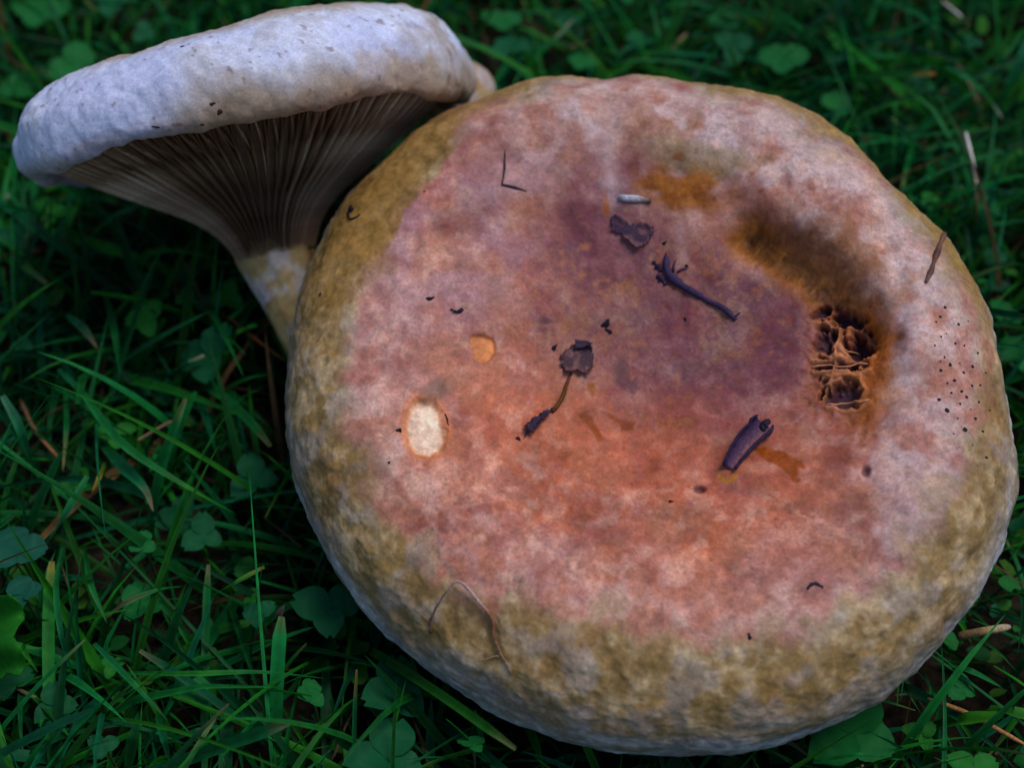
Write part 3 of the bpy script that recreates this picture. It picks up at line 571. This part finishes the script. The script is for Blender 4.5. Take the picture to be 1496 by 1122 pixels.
# ------------------------------------------------------------------ lawn
# depth of the mushrooms in view, so that no blade stands in front of a cap
CELL = 6; zb = np.full((1496 // CELL + 60, 1122 // CELL + 60), np.inf)
for Q in (P, P2, P3, Pc, STEM2):
    u, v, z = proj(Q.reshape(-1, 3)); i = np.clip((u / CELL).astype(int) + 30, 0, zb.shape[0] - 1); j = np.clip((v / CELL).astype(int) + 30, 0, zb.shape[1] - 1); np.minimum.at(zb, (i, j), z)
zl = zb.copy()
for di in (-1, 0, 1):
    for dj in (-1, 0, 1): zl = np.minimum(zl, np.roll(np.roll(zb, di, 0), dj, 1))
e1c, e2c, _n = frame(cap_n)
def bad(Q):
    """Q: (blades, points, 3) -> blades that would cover or pierce a cap"""
    u, v, z = proj(Q); i = np.clip((u / CELL).astype(int) + 30, 0, zb.shape[0] - 1); j = np.clip((v / CELL).astype(int) + 30, 0, zb.shape[1] - 1)
    cover = (z < zl[i, j]) & np.isfinite(zl[i, j])
    d = Q - cap_c; a = d @ e1c; b = d @ e2c; h = d @ cap_n; ph = np.arctan2(b, a) % (2 * np.pi); rr = np.interp(ph / (2 * np.pi) * NA, np.arange(NA + 1), np.r_[RPHI, RPHI[:1]])
    ins = (np.hypot(a, b) < rr * 1.02) & (h > -.040) & (h < .01)
    d = Q - c2; h2 = d @ ax2; r2 = np.linalg.norm(d - h2[..., None] * ax2, axis=-1); ins2 = (r2 < R2 * 1.02) & (h2 > -.006) & (h2 < .025)
    return (cover | ins | ins2).any(1)
GREEN = [(16, 106, 40), (14, 96, 48), (28, 116, 30), (14, 100, 62), (40, 122, 28), (22, 120, 56)]
def blades(root, L, az, th0, kap, wid, n=8):
    """centre lines of many blades: root (B,3), lengths, azimuth, start lean and bend"""
    B = len(root); t = np.linspace(0, 1, n); ds = L / (n - 1); th = th0[:, None] + kap[:, None] * t[None] ** 1.3; th = np.minimum(th, 2.25)
    st = np.stack([np.sin(th) * np.cos(az)[:, None], np.sin(th) * np.sin(az)[:, None], np.cos(th)], -1) * ds[:, None, None]
    c = np.concatenate([np.zeros((B, 1, 3)), np.cumsum(st[:, :-1], 1)], 1) + root[:, None]
    c[..., 2] = np.maximum(c[..., 2], .001); return c
def blade_mesh(c, wid, cut, fold=.35, twist=None):
    B, n, _ = c.shape; T = np.gradient(c, axis=1); T /= np.linalg.norm(T, axis=-1, keepdims=True) + 1e-9
    S = np.cross(T, np.array([0, 0, 1.])); S /= np.linalg.norm(S, axis=-1, keepdims=True) + 1e-9
    if twist is not None:
        Nn = np.cross(S, T); S = S * np.cos(twist)[..., None] + Nn * np.sin(twist)[..., None]
    Nn = np.cross(S, T); t = np.linspace(0, 1, n)[None]
    prof_t = np.where(cut[:, None], np.minimum(1, .55 + t * 1.2) * np.where(t > .97, .45, 1), np.minimum(1, .55 + t * 1.5) * np.clip((1 - t) * 1.9, 0, 1) ** .75 + .02)
    w = wid[:, None] * prof_t * .5
    a = c - S * w[..., None] + Nn * (w * fold)[..., None]; b = c + S * w[..., None] + Nn * (w * fold)[..., None]
    Vv = np.stack([a, c, b], 2).reshape(-1, 3); k = (np.arange(B)[:, None] * n + np.arange(n - 1)[None]).reshape(-1) * 3
    q = np.concatenate([np.stack([k, k + 1, k + 4, k + 3], -1), np.stack([k + 1, k + 2, k + 5, k + 4], -1)]); return Vv, q
def blade_cols(B, n, r, dry, tip):
    base = np.array([lin(c) for c in GREEN])[r.integers(0, len(GREEN), B)] * (.35 + .95 * r.random((B, 1)) ** 1.3)
    c = np.repeat(base[:, None], n, 1); t = np.linspace(0, 1, n)[None, :, None]
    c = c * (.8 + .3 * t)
    dr = lin(np.array([(150, 118, 72), (120, 90, 58), (176, 156, 110), (110, 86, 50)]))[r.integers(0, 4, B)][:, None]
    c = np.where(dry[:, None, None], dr * (.25 + .45 * r.random((B, 1, 1))), c)
    c = np.where((tip[:, None, None]) & (t > .99), c * .5 + lin((150, 130, 90)) * .5, c)
    yl = (r.random(B) < .07)[:, None, None]; c = np.where(yl & ~dry[:, None, None], c * np.array([2.0, 1.15, .8]), c)
    c = np.repeat(c[:, :, None], 3, 2); c[:, :, 1] *= .72; c[:, :, 2] *= 1.0 + .25 * r.random((B, 1, 1)); return c.reshape(-1, 3)
r = np.random.default_rng(5)
def scatter(B, x0, x1, y0, y1): return np.stack([r.uniform(x0, x1, B), r.uniform(y0, y1, B), np.full(B, -.003)], -1)
def grow(B, area, Lr, wr_, n, th=(.15, .9), kp=(.2, 1.9)):
    root = scatter(B, *area); root = root[r.random(len(root)) < np.clip(.72 + 1.1 * fbm(root, .035, 3, 71), .12, 1)]; B = len(root)
    L = r.uniform(*Lr, B) * (.8 + .4 * r.random(B)); az = r.uniform(0, 2 * np.pi, B); t0 = r.uniform(*th, B); kap = r.uniform(*kp, B); wid = r.uniform(*wr_, B) * .82
    c = blades(root, L, az, t0, kap, wid, n); k = bad(c)
    for f in (.6, .36):
        L = np.where(k, L * f, L); c = blades(root, L, az, t0, kap, wid, n); k = bad(c)
    c = c[~k]; wid = wid[~k]; B = len(c); cut = r.random(B) < .12; dry = r.random(B) < np.where(wid > .0016, .02, .10); tip = cut & (r.random(B) < .5)
    tw = np.linspace(0, 1, n)[None] * r.uniform(-1.4, 1.4, (B, 1)) + r.uniform(-.6, .6, (B, 1))
    return blade_mesh(c, wid, cut, .35, tw) + (blade_cols(B, n, r, dry, tip),)
def join(parts):
    V_, Q_, C_ = [], [], []; o = 0
    for v, q, c in parts: V_.append(v); Q_.append(q + o); C_.append(c); o += len(v)
    return np.vstack(V_), np.vstack(Q_), np.vstack(C_)
near = (-.30, .36, -.20, .36)
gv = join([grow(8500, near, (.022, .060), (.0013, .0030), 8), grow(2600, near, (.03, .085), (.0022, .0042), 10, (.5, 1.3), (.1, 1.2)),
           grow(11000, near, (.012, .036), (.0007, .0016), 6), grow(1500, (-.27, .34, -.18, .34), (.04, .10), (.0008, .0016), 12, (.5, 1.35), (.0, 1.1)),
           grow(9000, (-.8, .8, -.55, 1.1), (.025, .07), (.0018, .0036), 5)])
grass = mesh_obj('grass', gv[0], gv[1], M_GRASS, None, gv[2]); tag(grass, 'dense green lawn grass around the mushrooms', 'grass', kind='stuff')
# small leaves and moss low in the turf
B = 5200; root = scatter(B, *near); root = root[r.random(B) < np.clip(.5 + 1.3 * fbm(root, .04, 3, 81), .05, 1)]; B = len(root); root[:, 2] = r.uniform(.001, .016, B)
nu = 8; s_ = r.uniform(.0014, .0042, B); az = r.uniform(0, 6.283, B); tl = r.uniform(0, .7, B); ta = r.uniform(0, 6.283, B)
an = np.arange(nu) * 2 * np.pi / nu; rad_ = 1 + .25 * np.cos(an)
nn = np.stack([np.sin(tl) * np.cos(ta), np.sin(tl) * np.sin(ta), np.cos(tl)], -1); ea = np.cross(nn, np.stack([np.cos(az), np.sin(az), 0 * az], -1)); ea /= np.linalg.norm(ea, axis=1)[:, None] + 1e-9; eb = np.cross(nn, ea)
lp = root[:, None] + (s_[:, None] * rad_ * np.cos(an))[..., None] * ea[:, None] + (s_[:, None] * .7 * np.sin(an))[..., None] * eb[:, None] + nn[:, None] * (s_[:, None] * .25 * np.abs(np.sin(an)))[..., None]
keep = ~bad(lp); lp = lp[keep]; root = root[keep]; B = len(lp)
Vl = np.concatenate([lp, root[:, None]], 1).reshape(-1, 3); k = np.arange(B)[:, None] * (nu + 1); tr = np.stack([k + np.arange(nu), k + (np.arange(nu) + 1) % nu, k + nu + 0 * np.arange(nu)], -1).reshape(-1, 3)
cl = np.repeat((np.array([lin(c) for c in [(22, 100, 36), (16, 92, 52), (44, 112, 26), (52, 92, 22)]])[r.integers(0, 4, B)] * (.5 + .7 * r.random((B, 1))))[:, None], nu + 1, 1).reshape(-1, 3)
tag(mesh_obj('ground_cover', Vl, None, M_LEAF, None, cl, True, tr), 'tiny round leaves and moss low in the turf', 'ground cover', kind='stuff')

# clover: three notched leaflets on a thin stalk
def leaflet_mesh(name, wide, notch, tint, fold):
    n = 11; ks = np.linspace(0, 1, n); half = np.sin(np.pi * np.clip(ks, 0, 1) ** .8) ** .62 * wide * .5; half[0] = .03; half[-1] = .10 * wide
    Vv = []; cs = []
    for j, s in enumerate((-1, -.55, 0, .55, 1)):
        for k in range(n):
            y = ks[k] * (1 - notch * (1 - abs(s)) * ks[k] ** 6); z = fold * abs(s) * half[k] - .10 * y * y + .02 * math.sin(k * 1.7 + j); Vv.append((s * half[k], y, z))
            ch = math.exp(-((y - .42 - .18 * (1 - abs(s) * half[k] * 1.6)) / .07) ** 2) * .45; c = lin(tint) * (1 + .1 * (s == 0)); cs.append(c + (lin((110, 160, 120)) - c) * ch * .15)
    qd = [(j * n + k, (j + 1) * n + k, (j + 1) * n + k + 1, j * n + k + 1) for j in range(4) for k in range(n - 1)]
    o = mesh_obj(name, Vv, qd, M_LEAF, None, np.array(cs)); me = o.data; bpy.data.objects.remove(o); return me
LM = [leaflet_mesh('leaflet', w, nt_, t, f) for w, nt_, t, f in [(1.05, .08, (20, 104, 44), .15), (.95, .14, (14, 88, 50), .3), (1.1, .05, (22, 86, 66), .1), (.85, .1, (34, 114, 34), .4)]]
pm = tube('stalk', [(0, 0, 0), (.02, .01, -.35), (.0, .03, -.7), (.06, 0, -1)], [.035, .03, .03, .035], M_LEAF, None, 5, col=lin((60, 92, 44))); PM = pm.data; bpy.data.objects.remove(pm)
def clover(loc, size, az, tilt, tdir, kind, label, group=None, name='clover_leaf', leaf=3):
    e = empty(name, (loc[0], loc[1], 0)); tag(e, label, 'clover', group); Rm = Matrix.Rotation(tdir, 4, 'Z') @ Matrix.Rotation(tilt, 4, 'X') @ Matrix.Rotation(az - tdir, 4, 'Z')
    top = Matrix.Translation((0, 0, loc[2]))
    for q in range(leaf):
        o = bpy.data.objects.new('leaflet', LM[kind]); COL.objects.link(o); o.parent = e
        o.matrix_local = top @ Rm @ Matrix.Rotation(q * 2 * math.pi / leaf + .12 * math.sin(q * 5 + az), 4, 'Z') @ Matrix.Rotation(.12 - .2 * math.sin(q * 2.2 + az * 3), 4, 'X') @ Matrix.Scale(size * (1 + .1 * math.sin(q * 3 + az)), 4)
    o = bpy.data.objects.new('stalk', PM); COL.objects.link(o); o.parent = e; o.matrix_local = top @ Matrix.Diagonal((.012, .012, loc[2] + .004, 1))
    return e
HERO = [(58,14,.030,.0115,1.0,0,'broad pale clover leaf behind the left end of the leaning mushroom'),(112,98,.030,.0105,2.2,0,'folded clover leaf just behind the leaning cap'),(22,802,.030,.0095,.5,2,'large blue-green clover leaf left of the mushrooms'),(33,868,.030,.0065,2.6,2,'round blue-green clover leaf below the large bluish one'),(305,520,.022,.0125,3.4,1,'dark clover leaf in the shade beside the leaning stem'),
        (480,892,.020,.0105,1.2,1,'dark clover leaf tucked under the lower left rim'),(575,1010,.018,.0115,4.1,1,'dark clover leaf with two broad leaflets under the rim'),(566,1108,.024,.0120,2.0,1,'dark round clover leaf in front of the large mushroom'),(745,70,.026,.0095,.3,1,'clover leaf behind the small tan cap'),(1145,86,.028,.0100,.9,0,'bright round clover leaf behind the large cap'),
        (1072,68,.026,.0085,3.0,1,'bluish clover leaf behind the top of the large cap'),(370,700,.018,.0085,2.4,1,'small dark clover leaf by the left rim of the large cap'),(165,5,.026,.0115,5.2,1,'dim clover leaf behind the leaning cap'),(1250,1075,.018,.0130,1.9,0,'broad clover leaf under the lower right rim'),(735,30,.026,.008,1.1,0,'small clover leaf behind the two stacked mushrooms'),(1222,150,.018,.007,1.7,0,'small clover leaf beside the upper right rim')]
placed = []
def where(x, y):
    if y < 260 and x > 660: return 'behind the large cap' if x < 1180 else 'in the lawn beyond the right rim of the large cap'
    if y < 260: return 'behind the leaning mushroom'
    if x > 1100: return 'beside the right rim of the large cap' if y < 900 else 'in front of the lower right rim'
    if x > 430: return 'in front of the large mushroom'
    return 'under the leaning cap and beside its stem' if y < 560 else 'in the shaded grass left of the large cap'
def clover_label(x, y, s, kd):
    return '%s %s clover leaf %s' % ('tiny' if s < .0045 else 'small' if s < .0057 else 'medium', {0: 'mid-green', 1: 'dark green', 3: 'folded yellow-green'}[kd], where(x, y))
for k, (x, y, h, s, az, kd, lb) in enumerate(HERO):
    p = on_height(x, y, h); clover(p, s * .85, az, .25 + .2 * math.sin(k * 2.1), k * 1.3, kd, lb); placed.append(p[:2])
cnt = 0; tries = 0
while cnt < 84 and tries < 4000:
    tries += 1; x, y = r.uniform(-60, 1556), r.uniform(-60, 1180); h = r.uniform(.008, .026); p = on_height(x, y, h); s = r.uniform(.0034, .0068)
    if y < 160 or r.random() < .55:
        ring = p + np.array([[0, 0, 0], [s, 0, 0], [-s, 0, 0], [0, s, 0], [0, -s, 0], [0, 0, s]]) * 1.25
        i, j = int(x / CELL) + 30, int(y / CELL) + 30
        if bad(ring[None])[0] or np.isfinite(zl[min(max(i, 0), zb.shape[0] - 1), min(max(j, 0), zb.shape[1] - 1)]) or min(np.hypot(*(p[:2] - q)) for q in placed) < .011: continue
        kd = int(r.choice([0, 0, 1, 1, 3])); clover(p, s, r.uniform(0, 6.28), r.uniform(0, .6), r.uniform(0, 6.28), kd, clover_label(x, y, s, kd), 'clover leaves in the lawn'); placed.append(p[:2]); cnt += 1

# grass blades that stand out singly
def hero_blade(name, pp, h, width, cols, label, group=None, cut=False, cat='grass blade', roundish=False):
    n = 18; q = crom(pp, n) if len(pp) > 2 else np.linspace(np.array(pp[0], float), np.array(pp[1], float), n)
    t = np.linspace(0, 1, n); hh = np.interp(t, np.linspace(0, 1, len(h)), h); c = np.array([on_height(x, y, z) for (x, y), z in zip(q, hh)])
    w = width * .8 * np.linalg.norm(c[n // 2] - CAM) / FPX
    cc = np.array([lin(k) for k in cols]); cc = np.stack([np.interp(t, np.linspace(0, 1, len(cc)), cc[:, k]) for k in range(3)], -1)
    if roundish: o = tube(name, c, w * .5 * np.interp(t, [0, .1, .9, 1], [.8, 1, .85, .4]), M_DEBRIS, None, 7, cols=cc)
    else:
        tw = (np.sin(t * 3 + pp[0][0]) * .35)[None]; Vv, qd = blade_mesh(c[None], np.array([w]), np.array([cut]), .4, tw); o = mesh_obj(name, Vv, qd, M_GRASS, None, np.stack([cc * .95, cc * .68, cc * 1.1], 1).reshape(-1, 3))
    return tag(o, label, cat, group)
G1 = (22, 116, 50); G2 = (18, 104, 60); G3 = (44, 130, 36); GD = (14, 88, 36); TAN = (170, 140, 96); WH = (214, 208, 196); OR = (160, 104, 56)
GB = 'grass blades lying across the lawn'; LB = 'long green grass blade lying across the lawn'
HB = [('arch', [(1348,99),(1378,98),(1408,110),(1436,134),(1456,160),(1466,174)], [.02, .034, .038, .034, .028, .024], 10, [G1, G1, G2, G1, G1, WH], 'arching green grass blade with a dry white tip', 0),
      ('b', [(1244,213),(1300,206),(1378,195),(1440,190),(1500,187)], [.016, .026, .03, .026, .02], 9, [GD, G2, G1, G1], LB, 0),
      ('b', [(1235,84),(1290,82),(1330,82),(1356,88)], [.014, .024, .026, .02], 9, [G1, G1, G1], LB, 0),
      ('b', [(86,540),(121,574),(161,629),(201,666),(273,712),(345,752)], [.026, .034, .036, .034, .03, .02], 15, [G2, G1, G1, G1, G3, G1], LB, 0),
      ('b', [(4,578),(29,623),(49,690)], [.036, .03, .018], 17, [(70, 132, 96), G2, GD], LB, 0),
      ('b', [(149,649),(187,689),(212,716),(224,748)], [.016, .028, .03, .026], 21, [GD, G2, G2, (150, 120, 96)], 'broad green grass blade with a withered brown tip', 0),
      ('b', [(128,696),(86,770),(55,812)], [.03, .028, .016], 15, [G1, G2, G1], LB, 0), ('b', [(155,675),(145,700),(134,720)], [.018, .026, .024], 11, [G3, (150, 150, 40), OR], 'short yellowing grass blade with an orange tip', 0),
      ('b', [(95,569),(97,626),(92,690)], [.018, .026, .02], 9, [G1, G1, TAN], LB, 0), ('b', [(92,800),(83,857),(90,929),(107,990)], [.02, .034, .034, .02], 12, [G1, G1, G2, G1], LB, 0),
      ('b', [(124,800),(134,857),(156,911)], [.016, .028, .024], 11, [GD, G1, G1], LB, 0), ('b', [(138,941),(201,1007),(246,1054)], [.022, .03, .024], 12, [G2, G1, GD], LB, 0),
      ('b', [(187,984),(287,985),(380,983),(477,992)], [.018, .03, .03, .018], 10, [G1, G3, G1, G1], LB, 0), ('b', [(245,1086),(287,1070),(330,1060)], [.016, .026, .022], 14, [GD, G2, G2], LB, 0),
      ('b', [(230,1046),(240,1078),(248,1116)], [.018, .026, .02], 14, [G1, G2, GD], LB, 0), ('b', [(155,903),(187,880),(230,863),(268,857)], [.014, .026, .03, .024], 10, [TAN, (120, 140, 90), G1, G1], 'pale half-dry grass blade lying across the dark turf', 0),
      ('b', [(386,829),(345,852),(302,876)], [.026, .026, .014], 10, [(110, 120, 50), G3, GD], LB, 0), ('b', [(187,1122),(196,1080),(203,1038)], [.012, .02, .022], 22, [GD, GD, GD], LB, 0),
      ('b', [(170,318),(187,378),(208,427),(214,474)], [.016, .024, .026, .014], 17, [GD, G2, GD, GD], LB, 0), ('b', [(11,277),(43,318),(86,364),(140,417)], [.026, .032, .03, .016], 11, [G1, GD, GD, GD], LB, 0),
      ('b', [(152,424),(167,484),(176,552)], [.018, .028, .02], 12, [GD, G1, G1], LB, 0), ('b', [(299,520),(272,534),(248,547)], [.026, .026, .016], 15, [(150, 150, 120), G2, G2], 'short broad mown blade with a pale cut end', 1),
      ('b', [(374,436),(338,466),(302,494)], [.022, .024, .012], 12, [GD, G1, GD], LB, 0), ('b', [(98,461),(122,480),(143,510)], [.018, .026, .024], 14, [G1, (64, 130, 84), TAN], LB, 0), ('b', [(52,250),(50,290),(46,322)], [.016, .026, .022], 11, [G1, GD, GD], LB, 0),
      ('b', [(1362,1062),(1415,1052),(1462,1050)], [.012, .022, .026], 25, [GD, (46, 120, 20), (56, 128, 24)], 'broad bright green mown blade by the lower right rim', 1), ('b', [(1445,1036),(1475,1042),(1510,1050)], [.014, .02, .02], 26, [(50, 120, 30), (50, 120, 30)], 'broad mown blade beside the bright green one', 1),
      ('b', [(1188,1114),(1258,1105),(1320,1111)], [.018, .026, .02], 11, [G1, G1, GD], LB, 0), ('b', [(1365,970),(1419,982),(1464,1005)], [.012, .022, .018], 12, [GD, G1, G1], LB, 0),
      ('b', [(752,118),(778,85),(813,55),(839,25)], [.012, .022, .026, .028], 12, [GD, G1, G1, (180, 170, 150)], 'green grass blade with a pale tip behind the large cap', 0), ('b', [(923,107),(940,90),(957,73)], [.012, .02, .022], 9, [G3, (110, 130, 30), (130, 140, 40)], 'short yellow-green blade rising behind the top rim', 0),
      ('b', [(958,112),(961,55),(949,-4)], [.01, .024, .03], 9, [GD, G1, G1], LB, 0), ('b', [(935,28),(1000,5),(1046,15),(1100,28)], [.014, .028, .026, .02], 9, [GD, G1, G1, (120, 140, 90)], LB, 0), ('b', [(1170,250),(1230,160),(1262,120)], [.006, .016, .02], 8, [GD, G1, G2], LB, 0),
      ('b', [(1440,130),(1470,80),(1500,40)], [.012, .024, .024], 8, [G1, G1, G1], LB, 0), ('b', [(1300,240),(1350,232),(1400,240),(1500,215)], [.012, .02, .022, .018], 10, [GD, G2, G1, G2], LB, 0), ('b', [(1395,345),(1440,330),(1500,322)], [.012, .02, .02], 9, [GD, G1, G2], LB, 0)]
for nm, pp, h, w, cs, lb, ct in HB: hero_blade('grass_blade', pp, h, w, cs, lb if lb != LB else '%s green grass blade lying %s' % ('narrow' if w < 10 else 'long' if w < 14 else 'broad', where(*pp[len(pp) // 2])), GB if lb == LB else None, bool(ct))
for pp, h, w, cs, lb in [([(1411,194),(1420,232),(1426,270),(1425,338)], [.036, .036, .03, .012], 6, [WH, WH, (150, 110, 70), (110, 74, 44)], 'upright straw with a bleached top right of the large cap'),
                         ([(1372,-2),(1390,12),(1406,25)], [.026, .03, .03], 5, [OR, WH, WH], 'short bleached straw far behind the large cap'), ([(1355,1022),(1414,1043),(1500,1090)], [.02, .022, .02], 9, [(120, 96, 50), OR, (176, 120, 70)], 'orange straw under the broad mown blades'),
                         ([(1400,930),(1440,922),(1476,916)], [.02, .024, .024], 16, [(110, 84, 50), (150, 120, 80), (176, 156, 130)], 'thick tan stalk with a cut end by the right rim'), ([(331,461),(372,494),(416,527)], [.014, .02, .018], 5, [OR, (150, 84, 44), OR], 'thin orange-brown stem beside the leaning stem'),
                         ([(964,92),(984,68),(1003,48)], [.014, .02, .022], 5, [(120, 80, 56), (130, 92, 70), TAN], 'thin tan straw behind the top of the large cap'), ([(804,75),(835,68),(866,59)], [.014, .018, .018], 5, [(110, 64, 36), (120, 76, 44), (100, 70, 44)], 'thin brown straw behind the small tan cap'),
                         ([(30,585),(52,630),(88,672)], [.014, .02, .02], 7, [(110, 74, 56), (124, 84, 62), OR], 'brown dead stem left of the long green blade'), ([(200,645),(238,622),(262,612)], [.018, .022, .02], 6, [TAN, (120, 92, 70), (100, 74, 60)], 'pale broken straw among the dark blades'), ([(0,300),(14,282)], [.02, .022], 7, [(180, 180, 190), (160, 150, 150)], 'whitish straw end beneath the leaning cap')]:
    hero_blade('dry_stalk', pp, h, w, cs, lb, cat='straw', roundish=True)
hero_blade('withered_blade', [(404,925),(406,905),(416,884)], [.014, .022, .026], 20, [(84, 60, 44), (110, 84, 76), (150, 130, 130)], 'withered brown blade curling up below the left rim', cat='grass blade')
# lobed bright leaf at the left
lp_ = [(0,870),(14,868),(34,884),(38,905),(28,915),(20,930),(36,950),(40,975),(30,988),(10,985),(2,992),(-16,990),(-40,960),(-50,900),(-30,872)]
poly = np.array(lp_, float); X, Y = np.meshgrid(np.arange(-54, 46, 1.7), np.arange(862, 998, 1.7), indexing='ij'); ins = poly_sd(X, Y, poly) < 0; idx = -np.ones(X.shape, int); vs = []; qd = []
def vid_(i, j):
    if idx[i, j] < 0:
        idx[i, j] = len(vs); x, y = X[i, j], Y[i, j]; vs.append(on_height(x, y, .030 + .004 * math.sin(x * .06) + .003 * math.cos(y * .08)))
    return idx[i, j]
for i in range(X.shape[0] - 1):
    for j in range(X.shape[1] - 1):
        if ins[i:i + 2, j:j + 2].all(): qd.append((vid_(i, j), vid_(i, j + 1), vid_(i + 1, j + 1), vid_(i + 1, j)))
lo = mesh_obj('lobed_leaf', vs, qd, M_LEAF, None, np.zeros((len(vs), 3)) + lin((30, 112, 24))); md = lo.modifiers.new('thickness', 'SOLIDIFY'); md.thickness = .0003
tag(lo, 'bright green lobed leaf below the round bluish clover', 'leaf')
ls = tube('stalk', [np.array(vs).mean(0), np.array(vs).mean(0) * [1, 1, .5] + [-.004, 0, 0], np.array(vs).mean(0) * [1, 1, 0] + [-.006, .004, -.004]], [.0006, .0006, .0007], M_LEAF, None, 6, col=lin((70, 110, 40))); ls.parent = lo
